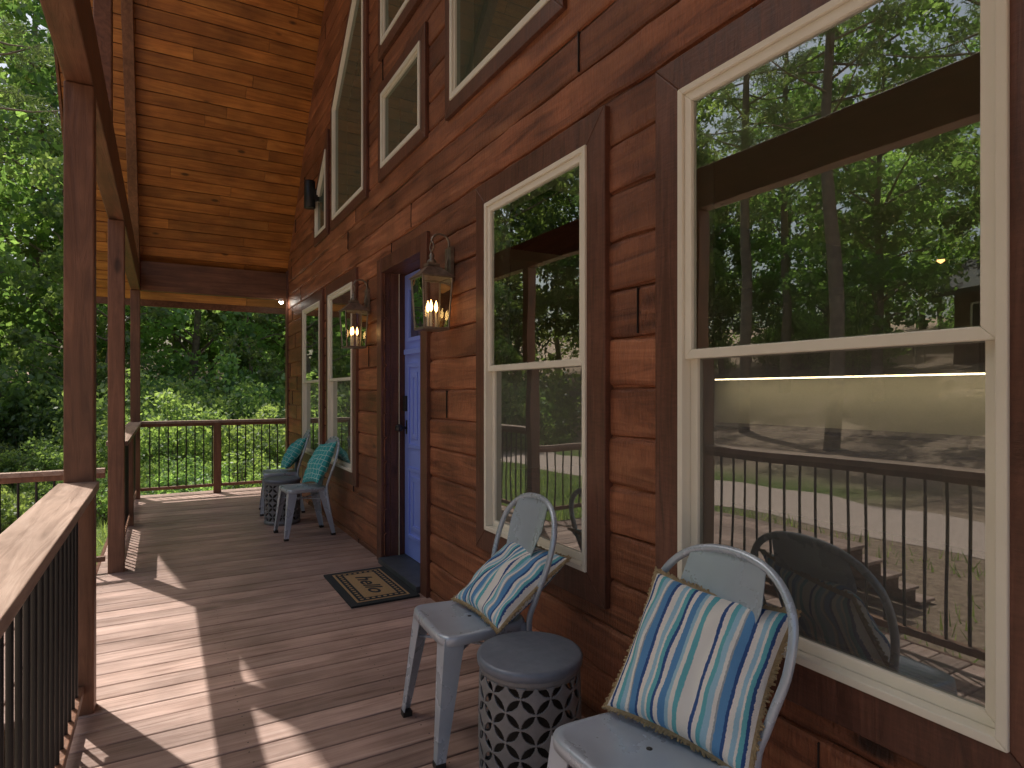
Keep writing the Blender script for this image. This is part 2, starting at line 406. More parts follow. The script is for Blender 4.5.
for side in (1, -1):
    nx = SL/math.hypot(1,SL)*side; nz = 1/math.hypot(1,SL)
    (ya,za),(yb,zb) = slope_pts(side, -0.45, 4.75)
    f = lambda k: (nx*k, nz*k)
    o1 = f(0.02); o2 = f(0.2)
    mb.hexa([(OX,ya+o1[0],za+o1[1]),(XB+0.4,ya+o1[0],za+o1[1]),(XB+0.4,RY,zb+o1[1]/1.0+0.02),(OX,RY,zb+o1[1]+0.02)],
            [(OX,ya+o2[0],za+o2[1]),(XB+0.4,ya+o2[0],za+o2[1]),(XB+0.4,RY,zb+0.32),(OX,RY,zb+0.32)], 0)
mb.build('roof', [M_roof], cabin)
mb = MB()
for side in (1, -1):
    (ya,za),(yb,zb) = slope_pts(side, -0.44, 4.75)
    mb.hexa([(OX-0.03,ya,za-0.03),(OX-0.003,ya,za-0.03),(OX-0.003,yb,zb-0.03),(OX-0.03,yb,zb-0.03)],
            [(OX-0.03,ya,za+0.3),(OX-0.003,ya,za+0.3),(OX-0.003,yb,zb+0.3),(OX-0.03,yb,zb+0.3)])
    mb.box(OX, XB+0.4, ya-0.015, ya+0.015, za-0.06, za+0.22)
    (ya,za),(yb,zb) = slope_pts(side, -0.1, 4.75)
    mb.hexa([(-0.35,ya,za-0.22),(-0.25,ya,za-0.22),(-0.25,yb,zb-0.22),(-0.35,yb,zb-0.22)],
            [(-0.35,ya,za-0.003),(-0.25,ya,za-0.003),(-0.25,yb,zb-0.003),(-0.35,yb,zb-0.003)])
mb.box(-0.35, -0.25, Y0-0.05, Y1+0.05, 2.6, 2.88)
mb.box(-0.345, -0.255, RY-0.05, RY+0.05, 2.881, 8.0)
mb.build('porch_beams', [M_beam], cabin, 0.006)
mb = MB()
mb.box(-0.249, WX-0.003, Y1-0.06, Y1+0.04, 2.60, 2.97)
mb.box(-0.249, WX-0.003, Y0-0.04, Y0+0.06, 2.60, 2.97)
mb.build('cross_beams', [M_beamx], cabin, 0.006)
mb = MB()
for yy in (3.12, 5.42, Y1-0.02, -0.4):
    mb.box(-0.352, -0.248, yy-0.052, yy+0.052, -0.8, 2.597)
mb.build('porch_posts', [M_post], cabin, 0.006)

# ------------------------------------------------------------ deck
mb = MB(); y = Y0-0.1
while y < Y1+0.1:
    zz = random.uniform(-0.0012, 0.0012)
    mb.box(-0.42, WX+0.015, y, y+0.1320, -0.03+zz, zz, 0)
    for xx in (-0.36, 0.28, 0.9, 1.44):
        for dy in (0.03, 0.104): 
            c = (xx+random.uniform(-.006,.006), y+dy); q = 0.0035
            mb.add([(c[0]+q*math.cos(a*1.047), c[1]+q*math.sin(a*1.047), zz+0.0008) for a in range(6)], [tuple(range(6))], 1)
    y += 0.1405
mb.box(-0.40, WX, Y0-0.1, Y1+0.1, -0.25, -0.034, 2)
mb.box(-0.445, -0.421, Y0-0.1, Y1+0.12, -0.28, 0.0, 2)
mb.box(-0.42, WX, Y1+0.13, Y1+0.155, -0.28, -0.0, 2)
mb.build('wooden_deck', [M_deck, M_black, M_trim], None, 0.003, segs=1)
mb = MB(); x = -0.46
while x > -2.4:
    mb.box(x-0.134, x, 3.2, 5.38, -0.05, -0.02, 0); x -= 0.14
for i in range(4):
    zz = -0.19-0.17*i; xx = x-0.30*i
    for k in range(2): mb.box(xx-0.14-0.145*k+0.005, xx-0.145*k, 3.2, 5.38, zz-0.03, zz, 0)
    mb.box(xx-0.01, xx, 3.25, 5.33, zz-0.03, zz+0.14, 0)
mb.build('wooden_walkway', [M_deck], None, 0.003, segs=1)

def railing(name, p0, p1, top=0.96, base=0.0, dz=0.0, posts=(), hw=0.07):
    p0 = Vector((*p0, 0)); p1 = Vector((*p1, 0)); d = p1-p0; ln = d.length
    mb = MB(); ang = math.atan2(d.y, d.x)
    e = Matrix.Translation(p0) @ Matrix.Rotation(ang, 4, 'Z')
    mb.T = e
    mb.box(0.0, ln, -hw, hw, base+top-0.034, base+top, 0)
    mb.box(0.0, ln, -0.019, 0.019, base+top-0.072, base+top-0.035, 1)
    mb.box(0.0, ln, -0.019, 0.019, base+0.085, base+0.123, 1)
    n = int(ln/0.1)
    for i in range(1, n):
        x = ln*i/n; mb.tube([(x,0,base+0.12),(x,0,base+top-0.07)], 0.0085, 8, 2, cap=False)
    for px in posts: mb.box(px-0.045, px+0.045, -0.045, 0.045, base-0.9, base+top-0.037, 1)
    return mb.build(name, [M_rail, M_post, M_black], None, 0.003)
railing('deck_railing', (-0.3,-0.35), (-0.3,3.066))
railing('deck_railing', (-0.3,5.474), (-0.3,8.92), posts=(1.75,))
railing('deck_railing', (-0.246,9.0), (WX-0.024,9.0), posts=(0.87,), hw=0.05)
railing('walkway_railing', (-0.37,5.42), (-2.5,5.42), top=0.77, posts=(2.08,), hw=0.03)

# ------------------------------------------------------------ lanterns
def lantern(loc):
    mb = MB(); x, y, z = loc
    wb, wt, h = 0.075, 0.092, 0.30
    for sx in (-1,1):
        for sy in (-1,1): mb.tube([(x+sx*wb,y+sy*wb,z),(x+sx*wt,y+sy*wt,z+h)], 0.006, 6)
    for (w, zz) in ((wb, z), (wt, z+h)):
        for s in (-1,1):
            mb.box(x+s*w-0.007, x+s*w+0.007, y-w, y+w, zz-0.007, zz+0.007); mb.box(x-w, x+w, y+s*w-0.0065, y+s*w+0.0065, zz-0.0065, zz+0.0065)
    mb.box(x-wb, x+wb, y-wb, y+wb, z-0.006, z+0.001)
    b = [(x-wt-.015,y-wt-.015,z+h),(x+wt+.015,y-wt-.015,z+h),(x+wt+.015,y+wt+.015,z+h),(x-wt-.015,y+wt+.015,z+h)]
    k = 0.03; t = [(x-k,y-k,z+h+0.07),(x+k,y-k,z+h+0.07),(x+k,y+k,z+h+0.07),(x-k,y+k,z+h+0.07)]
    mb.hexa(b, t); mb.box(x-0.036,x+0.036,y-0.036,y+0.036,z+h+0.07,z+h+0.085)
    mb.lathe([(0.02,0.085),(0.028,0.1),(0.012,0.115),(0.018,0.13),(0.006,0.15),(0.001,0.155)], 12, 0, (x,y,z+h))
    mb.tube([(x,y+0.028*math.cos(a),z+h+0.185+0.028*math.sin(a)) for a in [i*0.5236 for i in range(12)]], 0.004, 6, closed=True)
    pts = []
    for i in range(15):
        a = math.pi*(1-i/14); pts.append((x+0.055+0.055*math.cos(a), y, z+h+0.215+0.05*math.sin(a)))
    pts += [(x+0.108,y,z+h+0.15),(x+0.09,y,z+h+0.08),(x+0.12,y,z+h+0.03),(WX-0.01,y,z+h+0.05)]
    mb.tube(pts, 0.007, 8)
    mb.tube([(x+0.1,y,z+h+0.12),(WX-0.02,y,z+h+0.12)], 0.008, 8)
    mb.box(WX-0.024, WX-0.004, y-0.045, y+0.045, z+h-0.02, z+h+0.19)
    for s, (ax, ay) in enumerate(((1,0),(-1,0),(0,1),(0,-1))):
        if ax: q = [(x+ax*wb,y-wb,z),(x+ax*wb,y+wb,z),(x+ax*wt,y+wt,z+h),(x+ax*wt,y-wt,z+h)]
        else: q = [(x-wb,y+ay*wb,z),(x+wb,y+ay*wb,z),(x+wt,y+ay*wt,z+h),(x-wt,y+ay*wt,z+h)]
        mb.add(q, [(0,1,2,3)], 1)
    for i in range(3):
        a = i*2.094; cx, cy = x+0.028*math.cos(a), y+0.028*math.sin(a)
        mb.tube([(cx,cy,z),(cx,cy,z+0.10)], 0.008, 8, 3)
        mb.lathe([(0.001,0),(0.009,0.012),(0.011,0.03),(0.007,0.05),(0.001,0.07)], 10, 2, (cx,cy,z+0.10))
    mb.build('wall_lantern', [M_bronze, M_lglass, M_bulb, M_cream])
lantern((1.375, 3.38, 1.70)); lantern((1.375, 5.08, 1.70))
mb = MB(); mb.lathe([(0.001,0.3),(0.055,0.3),(0.06,0.295),(0.06,0.005),(0.055,0),(0.001,0)], 24, 0, (WX-0.1,6.98,3.35)); mb.box(WX-0.06,WX-0.005,6.94,7.02,3.44,3.56)
mb.build('cylinder_sconce', [M_black])
mb = MB(); mb.lathe([(0.001,0.05),(0.03,0.04),(0.035,0.01),(0.03,0.0)], 14, 0, (WX-0.10,8.85,2.56)); mb.lathe([(0.001,-0.03),(0.02,-0.02),(0.028,0.0)], 14, 1, (WX-0.10,8.85,2.56))
mb.build('porch_flood_light', [M_cream, M_flood])

# ------------------------------------------------------------ chairs
def chair(loc, rz):
    e = empty('metal_cafe_chair', (loc[0], loc[1], 0), rz)
    mb = MB()
    SZ = 0.45; n = 64; prof = [(0.0,-0.010),(0.5,-0.010),(0.80,-0.008),(0.88,-0.002),(0.94,0.0),(0.985,-0.003),(1.0,-0.010),(1.0,-0.035),(0.985,-0.037)]
    vs = []; fs = []
    for (k, dz) in prof:
        for q in range(n):
            a = 2*math.pi*q/n; c, s = math.cos(a), math.sin(a); p = 0.32
            x = abs(c)**p*math.copysign(1,c)*0.185; y = abs(s)**p*math.copysign(1,s)*0.185
            y *= 1.0-0.10*(x/0.182)
            vs.append((x*k, y*k, SZ+dz))
    for i in range(len(prof)-1):
        for q in range(n):
            q2 = (q+1) % n; fs.append((i*n+q, i*n+q2, (i+1)*n+q2, (i+1)*n+q))
    mb.add(vs, fs, 0, 0.5, True)
    mb.lathe([(0.001,0),(0.008,0),(0.0081,-0.001)], 10, 1, (0,0,SZ-0.009))
    for sx in (-1,1):
        for sy in (-1,1):
            tx, ty = sx*0.171, sy*(0.180 if sx < 0 else 0.162)
            fx, fy = (sx*0.215, sy*0.215) if sx < 0 else (0.245, sy*0.205)
            wt_, wb_, th = 0.080, 0.034, 0.004
            zt, zb = SZ-0.012, 0.012
            mb.hexa([(tx,ty,zt),(tx-sx*wt_,ty,zt),(tx-sx*wt_,ty-sy*th,zt),(tx,ty-sy*th,zt)],
                    [(fx,fy,zb),(fx-sx*wb_,fy,zb),(fx-sx*wb_,fy-sy*th,zb),(fx,fy-sy*th,zb)], 0, 0.5)
            mb.hexa([(tx-sx*0.0005,ty-sy*0.001,zt),(tx-sx*0.0005,ty-sy*wt_,zt),(tx-sx*th,ty-sy*wt_,zt),(tx-sx*th,ty-sy*0.001,zt)],
                    [(fx-sx*0.0005,fy-sy*0.001,zb),(fx-sx*0.0005,fy-sy*wb_,zb),(fx-sx*th,fy-sy*wb_,zb),(fx-sx*th,fy-sy*0.001,zb)], 0, 0.5)
            mb.box(fx-sx*0.036 if sx > 0 else fx-0.002, fx+0.002 if sx > 0 else fx+0.036, min(fy, fy-sy*0.036), max(fy, fy-sy*0.036), 0.0, 0.02, 1)
    mb.tube([(-0.18,-0.178,0.34),(0.18,0.165,0.34)], 0.006, 8); mb.tube([(-0.18,0.178,0.335),(0.18,-0.165,0.335)], 0.006, 8)
    key = [(0.205,-0.182,0.20),(0.172,-0.180,0.43),(0.190,-0.202,0.54),(0.228,-0.228,0.67),(0.266,-0.212,0.79),(0.296,-0.130,0.868),(0.306,0,0.893)]
    key = key+[(a,-b,c) for a,b,c in key[:-1][::-1]]
    pts = []
    kk = [Vector(k) for k in key]
    for i in range(len(kk)-1):
        p0 = kk[max(i-1,0)]; p1 = kk[i]; p2 = kk[i+1]; p3 = kk[min(i+2,len(kk)-1)]
        for j in range(7):
            t = j/7; pts.append(0.5*((2*p1)+(p2-p0)*t+(2*p0-5*p1+4*p2-p3)*t*t+(3*p1-p0-3*p2+p3)*t**3))
    pts.append(kk[-1]); mb.tube(pts, 0.0115, 12)
    nu, nv = 12, 18; vs = []; fs = []
    def cx(z):
        tt = (z-0.44)/0.44; return 0.165+0.03*tt+0.108*tt**1.25
    for i in range(nv+1):
        t = i/nv; w = 0.075+0.062*min(1,(t/0.8))**1.6; w = w if t < 0.8 else w-0.012*((t-0.8)/0.2)
        for j in range(nu+1):
            u = j/nu*2-1; zt = 0.44+t*(0.444-0.020*u*u)
            vs.append((cx(zt)-0.014+0.018*(1-u*u), u*w, zt))
    for i in range(nv):
        for j in range(nu):
            a = i*(nu+1)+j; fs.append((a,a+1,a+nu+2,a+nu+1))
    mb.add(vs, fs, 0, 0.5, True)
    vs2 = [(x+0.003,y,z) for x,y,z in vs]; mb.add(vs2, fs, 0, 0.5, True)
    mb.build('chair_frame', [M_metal, M_rubber], e)
    return e
chair((1.055, 1.165), math.radians(2)); chair((1.06, 2.21), math.radians(-3))
chair((1.14, 5.98), math.radians(4)); chair((1.14, 7.25), math.radians(-6))

def stripe_mat(name, stops, rep):
    m, nt, out = mat(name)
    uv = N(nt, 'ShaderNodeUVMap', uv_map='UVMap'); sp = N(nt, 'ShaderNodeSeparateXYZ'); L(nt, uv.outputs[0], sp.inputs[0])
    nz = N(nt, 'ShaderNodeTexNoise', Scale=60.0); L(nt, uv.outputs[0], nz.inputs['Vector'])
    f = math_(nt, 'ADD', sp.outputs[0], math_(nt, 'MULTIPLY', math_(nt, 'SUBTRACT', nz.outputs['Fac'], 0.5), 0.012))
    half = math_(nt, 'FRACT', math_(nt, 'MULTIPLY', f, rep))
    col = ramp(nt, half, stops, 'CONSTANT')
    wv = N(nt, 'ShaderNodeTexNoise', Scale=220.0, Detail=2.0); L(nt, uv.outputs[0], wv.inputs['Vector'])
    col = mixc(nt, col, ramp(nt, wv.outputs['Fac'], [(0.3,0.78),(0.7,1.0)]), 1.0, 'MULTIPLY')
    bs = N(nt, 'ShaderNodeBsdfPrincipled'); bs.inputs['Roughness'].default_value = 0.9; bs.inputs['Specular IOR Level'].default_value = 0.15
    L(nt, col, bs.inputs['Base Color'])
    bp = N(nt, 'ShaderNodeBump', Strength=0.5, Distance=0.002); L(nt, wv.outputs['Fac'], bp.inputs['Height']); L(nt, bp.outputs[0], bs.inputs['Normal'])
    L(nt, bs.outputs[0], out.inputs[0]); return m
W=(0.87,0.86,0.82); NV=(0.05,0.11,0.30); BL=(0.13,0.32,0.60); TQ=(0.16,0.50,0.58); LB=(0.38,0.62,0.78); GY=(0.40,0.45,0.48)
sl = [W,NV,W,TQ,LB,W,GY,BL,NV,W,LB,W,TQ,NV,W,BL,LB,W,TQ,W]
wd = [.06,.035,.05,.05,.06,.04,.02,.08,.035,.06,.05,.03,.05,.035,.05,.07,.04,.05,.06,.07]
st = []; acc = 0
for c, w_ in zip(sl, wd): st.append((min(acc,0.999), c)); acc += w_
M_stripe = stripe_mat('striped_fabric', st, 1.7)
m, nt, out = mat('teal_lattice_fabric')
uv = N(nt, 'ShaderNodeUVMap', uv_map='UVMap'); vo = N(nt, 'ShaderNodeTexVoronoi', Scale=9.0, feature='DISTANCE_TO_EDGE'); vo.inputs['Randomness'].default_value = 0.25; L(nt, uv.outputs[0], vo.inputs['Vector'])
col = ramp(nt, vo.outputs['Distance'], [(0.0,(0.45,0.68,0.66)),(0.05,(0.45,0.68,0.66)),(0.08,(0.04,0.38,0.40)),(1,(0.05,0.43,0.46))])
bs = N(nt, 'ShaderNodeBsdfPrincipled'); bs.inputs['Roughness'].default_value = 0.9; L(nt, col, bs.inputs['Base Color']); L(nt, bs.outputs[0], out.inputs[0]); M_teal = m
M_jute = plain('jute_fringe', (0.52,0.40,0.24), (0.38,0.28,0.15), 0.95, 0, 80, 0.8)
def pillow(loc, rz, lean, roll, size, thick, fab, fringe=True):
    n = 36; me_v = []; fs = []; uvs = []
    for side in (1,-1):
        for i in range(n+1):
            for j in range(n+1):
                u = i/n*2-1; v = j/n*2-1
                pin = 1-0.09*(1-abs(v)**2)*abs(u)**3; pin2 = 1-0.09*(1-abs(u)**2)*abs(v)**3
                h = ((1-u*u)*(1-v*v)); h = h**0.42
                wr = mnoise.noise(Vector((u*2.2+loc[0]*9, v*2.2+loc[1]*5, side)))*0.020*min(1,h*2)+0.016*mnoise.noise(Vector((u*5, v*2+loc[1], side*3)))*h
                me_v.append((u*size/2*pin, v*size/2*pin2, side*(h*thick/2)+wr)); uvs.append((u*0.5+0.5, v*0.5+0.5))
    K = (n+1)**2
    for s in range(2):
        for i in range(n):
            for j in range(n):
                a = s*K+i*(n+1)+j; q = (a,a+n+1,a+n+2,a+1); fs.append(q if s == 0 else q[::-1])
    e = empty('throw_pillow', loc)
    B = Matrix(((0,0,-1),(-1,0,0),(0,1,0))).to_4x4()
    e.matrix_world = Matrix.Translation(loc) @ Matrix.Rotation(rz,4,'Z') @ Matrix.Rotation(lean,4,'Y') @ Matrix.Rotation(roll,4,'X') @ B
    me = bpy.data.meshes.new('pillow_body'); me.from_pydata(me_v, [], fs); me.materials.append(fab)
    ul = me.uv_layers.new(name='UVMap')
    for l in me.loops: ul.data[l.index].uv = uvs[l.vertex_index]
    for p in me.polygons: p.use_smooth = True
    ob = bpy.data.objects.new('pillow_body', me); C.objects.link(ob); ob.parent = e
    if fringe:
        mb = MB(); per = []
        for k in range(4*n):
            s, t = divmod(k, n); q = t/n*2-1
            u, v = ((q,-1),(1,q),(-q,1),(-1,-q))[s]
            pin = 1-0.09*(1-abs(v)**2)*abs(u)**3; pin2 = 1-0.09*(1-abs(u)**2)*abs(v)**3
            per.append(Vector((u*size/2*pin, v*size/2*pin2, 0)))
        mb.tube(per, 0.006, 8, closed=True)
        for k in range(len(per)):
            for z in range(3):
                p = per[k].lerp(per[(k+1)%len(per)], z/3); d = p.normalized()
                q = p+d*random.uniform(0.008,0.014)+Vector((random.uniform(-.004,.004),random.uniform(-.004,.004),random.uniform(-.006,.006)))
                mb.tube([p, q], [0.0045,0.003], 5)
        mb.build('pillow_fringe', [M_jute], e)
    return e
R = math.radians
pillow((1.225,1.17,0.617), R(19), R(34), R(5), 0.40, 0.15, M_stripe)
pillow((1.22,2.17,0.572), R(2), R(54), R(2), 0.385, 0.14, M_stripe)
pillow((1.29,5.98,0.66), R(4), R(28), R(-8), 0.42, 0.13, M_teal, False)
pillow((1.28,7.25,0.64), R(-6), R(34), R(-6), 0.40, 0.13, M_teal, False)

M_stool = plain('stool_enamel', (0.17,0.20,0.26), (0.14,0.17,0.22), 0.45, 0.2, 20, 0.1)
M_stoolb = plain('stool_body', (0.22,0.23,0.25), (0.17,0.18,0.19), 0.5, 0.2, 20, 0.1)
def stool(x, y):
    e = empty('drum_side_table', (x,y,0)); Rr = 0.166; HH = 0.44
    mb = MB(); mb.lathe([(0.001,HH+0.012),(0.165,HH+0.012),(0.176,HH+0.008),(0.18,HH),(0.178,HH-0.018),(0.170,HH-0.024),(0.12,HH-0.03)], 64, 0)
    mb.lathe([(0.168,HH-0.02),(0.170,HH-0.03),(0.168,HH-0.045),(0.162,HH-0.045)], 64, 1)
    mb.lathe([(0.162,0.035),(0.172,0.035),(0.175,0.02),(0.172,0.0),(0.150,0.0)], 64, 1)
    mb.lathe([(0.125,0.005),(0.125,HH-0.03)], 40, 2)  # added dark inner drum, paints the shade seen through the lattice holes
    mb.build('stool_top_and_rims', [M_stool, M_stoolb, M_dark], e)
    nt_, nz = 440, 180; c = 2*math.pi*Rr/(11*math.sqrt(2)); cr = c/math.sqrt(2)*0.945
    vs = []; fs = []
    for k in range(nz+1):
        z = 0.03+(HH-0.07)*k/nz; rr = Rr+0.004*math.sin(math.pi*k/nz)
        for q in range(nt_): a = 2*math.pi*q/nt_; vs.append((rr*math.cos(a), rr*math.sin(a), z))
    for k in range(nz):
        v = 0.03+(HH-0.07)*(k+.5)/nz-0.035
        for q in range(nt_):
            u = (q+.5)/nt_*2*math.pi*Rr; a = (u+v)/math.sqrt(2); b = (u-v)/math.sqrt(2)
            fa, fb = a/c-math.floor(a/c), b/c-math.floor(b/c); cnt = 0
            for (ia, ib) in ((0,0),(1,0),(0,1),(1,1)):
                if math.hypot(fa-ia, fb-ib)*c < cr: cnt += 1
            if cnt < 2: fs.append((k*nt_+q, k*nt_+(q+1)%nt_, (k+1)*nt_+(q+1)%nt_, (k+1)*nt_+q))
    mb = MB(); mb.add(vs, fs, 0, 0.5, True); mb.build('stool_lattice', [M_stoolb], e, 0, -0.005)
stool(1.085, 1.79); stool(1.06, 6.62)

def coir(name, a, b):
    return plain(name, a, b, 0.95, 0, 150, 1.0, 400)
M_c1 = coir('coir_dark', (0.045,0.055,0.06), (0.025,0.03,0.035)); M_c2 = coir('coir_tan', (0.60,0.40,0.20), (0.46,0.30,0.14))
dm = empty('doormat')
mb = MB(); X0,X1,YY0,YY1 = 1.005,1.45,3.765,4.52
mb.box(X0,X1,YY0,YY1,0.002,0.014,0)
def rr(a, z, m): mb.box(X0+a, X1-a, YY0+a, YY1-a, 0.012, z, m)
rr(0.05,0.0155,1); rr(0.065,0.017,0); rr(0.115,0.0185,1)
n = 14
for i in range(n):
    yy = YY0+0.09+(YY1-YY0-0.18)*i/(n-1)
    for xx in (X0+0.09, X1-0.09): mb.lathe([(0.0121,0.017),(0.012,0.0183),(0.001,0.0183)], 8, 1, (xx,yy,0))
for i in range(1,7):
    xx = X0+0.09+(X1-X0-0.18)*i/7
    for yy in (YY0+0.09, YY1-0.09): mb.lathe([(0.0121,0.017),(0.012,0.0183),(0.001,0.0183)], 8, 1, (xx,yy,0))
mb.build('mat_body', [M_c1, M_c2], dm)
tcu = bpy.data.curves.new('mat_text', 'FONT'); tcu.body = 'hello'; tcu.size = 0.20; tcu.align_x = 'CENTER'; tcu.align_y = 'CENTER'; tcu.extrude = 0.001; tcu.offset = 0.002; tcu.shear = 0.3
to = bpy.data.objects.new('mat_text', tcu); C.objects.link(to); to.location = ((X0+X1)/2,(YY0+YY1)/2,0.0195); to.rotation_euler = (0,0,math.radians(-90)); to.scale=(1,0.75,1); tcu.materials.append(M_c1); to.parent = dm

# ------------------------------------------------------------ terrain
def gz(x, y):
    b = -0.75
    t = max(0.0, -x-10.0)
    b += 0.25*t*t/(t+2.0) if t < 30 else 0.25*900/32
    amp = min(1.0, max(0.0, (abs(x+8)-2.5)/3.0))
    b += amp*0.10*mnoise.noise(Vector((x*0.15, y*0.15, 0)))+amp*0.03*mnoise.noise(Vector((x*0.9, y*0.9, 5)))
    if y > 26: b += (y-26)*0.06
    if x > 12: b += min(3,(x-12)*0.05)
    return b
def axis_pts():
    a = list(np.arange(-34, 30, 0.5)); a = [-300,-200,-120,-80,-60,-50,-42,-38]+a+[32,36,42,50,60,80,120,200,300]; return a
xs = axis_pts(); ys = xs
vs = [(x,y,gz(max(-70,min(70,x)),max(-70,min(70,y)))) for x in xs for y in ys]; ny = len(ys)
fs = [(i*ny+j,(i+1)*ny+j,(i+1)*ny+j+1,i*ny+j+1) for i in range(len(xs)-1) for j in range(ny-1)]
m, nt, out = mat('ground_mat')
tc = N(nt, 'ShaderNodeTexCoord'); sp = N(nt, 'ShaderNodeSeparateXYZ'); L(nt, tc.outputs['Object'], sp.inputs[0])
n1 = N(nt, 'ShaderNodeTexNoise', Scale=0.35, Detail=5.0); n2 = N(nt, 'ShaderNodeTexNoise', Scale=14.0, Detail=8.0, Roughness=0.75)
for n_ in (n1,n2): L(nt, tc.outputs['Object'], n_.inputs['Vector'])
g = ramp(nt, n2.outputs['Fac'], [(0.3,(0.06,0.09,0.022)),(0.6,(0.15,0.20,0.06)),(0.8,(0.26,0.28,0.12))])
lt = ramp(nt, n2.outputs['Fac'], [(0.3,(0.15,0.10,0.07)),(0.55,(0.38,0.28,0.21)),(0.75,(0.55,0.44,0.35))])
f = math_(nt, 'MULTIPLY_ADD', sp.outputs[1], 0.5); f.node.inputs[2].default_value = -3.5
f2 = math_(nt, 'MULTIPLY_ADD', sp.outputs[0], 0.4); f2.node.inputs[2].default_value = 4.0
f = math_(nt, 'MINIMUM', f, f2)
f = math_(nt, 'ADD', f, math_(nt, 'MULTIPLY', n1.outputs['Fac'], 1.2), True)
col = mixc(nt, lt, g, f)
bs = N(nt, 'ShaderNodeBsdfPrincipled'); bs.inputs['Roughness'].default_value = 0.95; bs.inputs['Specular IOR Level'].default_value = 0.1
L(nt, col, bs.inputs['Base Color']); bp = N(nt, 'ShaderNodeBump', Strength=0.8, Distance=0.05); L(nt, n2.outputs['Fac'], bp.inputs['Height']); L(nt, bp.outputs[0], bs.inputs['Normal']); L(nt, bs.outputs[0], out.inputs[0])
me = bpy.data.meshes.new('ground'); me.from_pydata(vs, [], fs); me.materials.append(m)
for p in me.polygons: p.use_smooth = True
C.objects.link(bpy.data.objects.new('ground', me))
vs = []; fs = []; yy = np.arange(-40, 34, 0.4)
for y in yy:
    a = -8.4+0.12*math.sin(y*3.1)+0.1*math.sin(y*1.3); b = -5.8+0.1*math.sin(y*2.3+1)
    vs += [(a,y,-0.742),(b,y,-0.742)]
fs = [(2*i,2*i+1,2*i+3,2*i+2) for i in range(len(yy)-1)]
me = bpy.data.meshes.new('driveway'); me.from_pydata(vs, [], fs); me.materials.append(plain('gravel', (0.58,0.45,0.39), (0.38,0.29,0.25), 0.95, 0, 30, 1.0, 60)); C.objects.link(bpy.data.objects.new('driveway', me))

# ------------------------------------------------------------ vegetation
rng = np.random.default_rng(5)
M_bark = plain('bark', (0.26,0.20,0.15), (0.13,0.10,0.08), 0.95, 0, 6, 1.0, 25)
M_leafA = leafmat('leaf_oak', (0.05,0.105,0.028), (0.095,0.18,0.042), (0.18,0.29,0.08))
M_leafB = leafmat('leaf_light', (0.07,0.14,0.033), (0.13,0.23,0.055), (0.25,0.37,0.11))
M_pine = leafmat('pine_needles', (0.06,0.11,0.035), (0.10,0.17,0.055), (0.17,0.25,0.09), 0.4)
def leaf_quads(cent, rad, per, size, flat=0.75, aspect=0.6):
    P = []; Rn = []
    for c, r in zip(cent, rad):
        d = rng.normal(size=(per,3)); d /= np.linalg.norm(d,axis=1)[:,None]
        k = rng.uniform(0.25,1.0,size=(per,1))**0.6
        p = c+d*k*r*np.array([1,1,flat]); P.append(p)
        cr = rng.uniform(0,1); Rn.append(np.clip(cr*0.6+rng.uniform(0,0.4,per)+0.15*(d[:,2]), 0, 1))
    P = np.concatenate(P); Rn = np.concatenate(Rn); n = len(P)
    a = rng.normal(size=(n,3)); a /= np.linalg.norm(a,axis=1)[:,None]
    nn = rng.normal(size=(n,3))+np.array([0,0,0.7]); b = np.cross(a, nn); b /= np.linalg.norm(b,axis=1)[:,None]
    s = size*rng.uniform(0.6,1.3,size=(n,1))
    V = np.stack([P-a*s*0.5, P+b*s*aspect*0.5, P+a*s*0.5, P-b*s*aspect*0.5], axis=1).reshape(-1,3)
    return V, Rn
def veg_mesh(name, tubes, V, Rn, leafm):
    mb = MB()
    for pts, rad, n in tubes: mb.tube(pts, rad, n, 0, 0.5, cap=False)
    o = len(mb.v); nq = len(Rn)
    verts = mb.v+[tuple(p) for p in V.tolist()]
    F = mb.f+[[o+4*i,o+4*i+1,o+4*i+2,o+4*i+3] for i in range(nq)]
    me = bpy.data.meshes.new(name); me.from_pydata(verts, [], F)
    me.materials.append(M_bark); me.materials.append(leafm)
    me.polygons.foreach_set('material_index', [0]*len(mb.f)+[1]*nq)
    me.polygons.foreach_set('use_smooth', [True]*len(mb.f)+[False]*nq)
    at = me.attributes.new('rnd','FLOAT','FACE'); at.data.foreach_set('value', [0.5]*len(mb.f)+Rn.tolist()); me.update()
    return me
def broadleaf(name, h, crown0, cr, nclump, per, size, leafm, seed):
    r = random.Random(seed); tubes = []
    pts = []; x = y = 0
    for i in range(9):
        pts.append((x,y,h*0.85*i/8-0.2)); x += r.uniform(-.15,.15); y += r.uniform(-.15,.15)
    tubes.append((pts, [max(0.02,h*0.012*(1-i/9)+ (0.05 if i == 0 else 0)) for i in range(9)], 10))
    cent = []; rad = []
    for k in range(nclump):
        t = (k+0.5)/nclump; z = crown0+(h-crown0)*t
        env = math.sin(math.pi*(0.12+0.85*t))**0.6*cr
        a = k*2.4+r.uniform(-.5,.5); q = env*r.uniform(0.25,1.0)
        c = (q*math.cos(a), q*math.sin(a), z+r.uniform(-.5,.5)); cent.append(c); rad.append(r.uniform(0.5,1.15)*cr/4.4)
        if k % 2 == 0:
            zi = max(crown0*0.7, z-q*0.5); j = min(8, int(zi/(h*0.85)*8)); b = pts[j]
            mid = ((b[0]+c[0])/2, (b[1]+c[1])/2, (zi+c[2])/2+0.2)
            tubes.append(([(b[0],b[1],zi),mid,c],[0.05*h/15,0.03*h/15,0.01],5))
    V, Rn = leaf_quads(np.array(cent), rad, per, size)
    return veg_mesh(name, tubes, V, Rn, leafm)
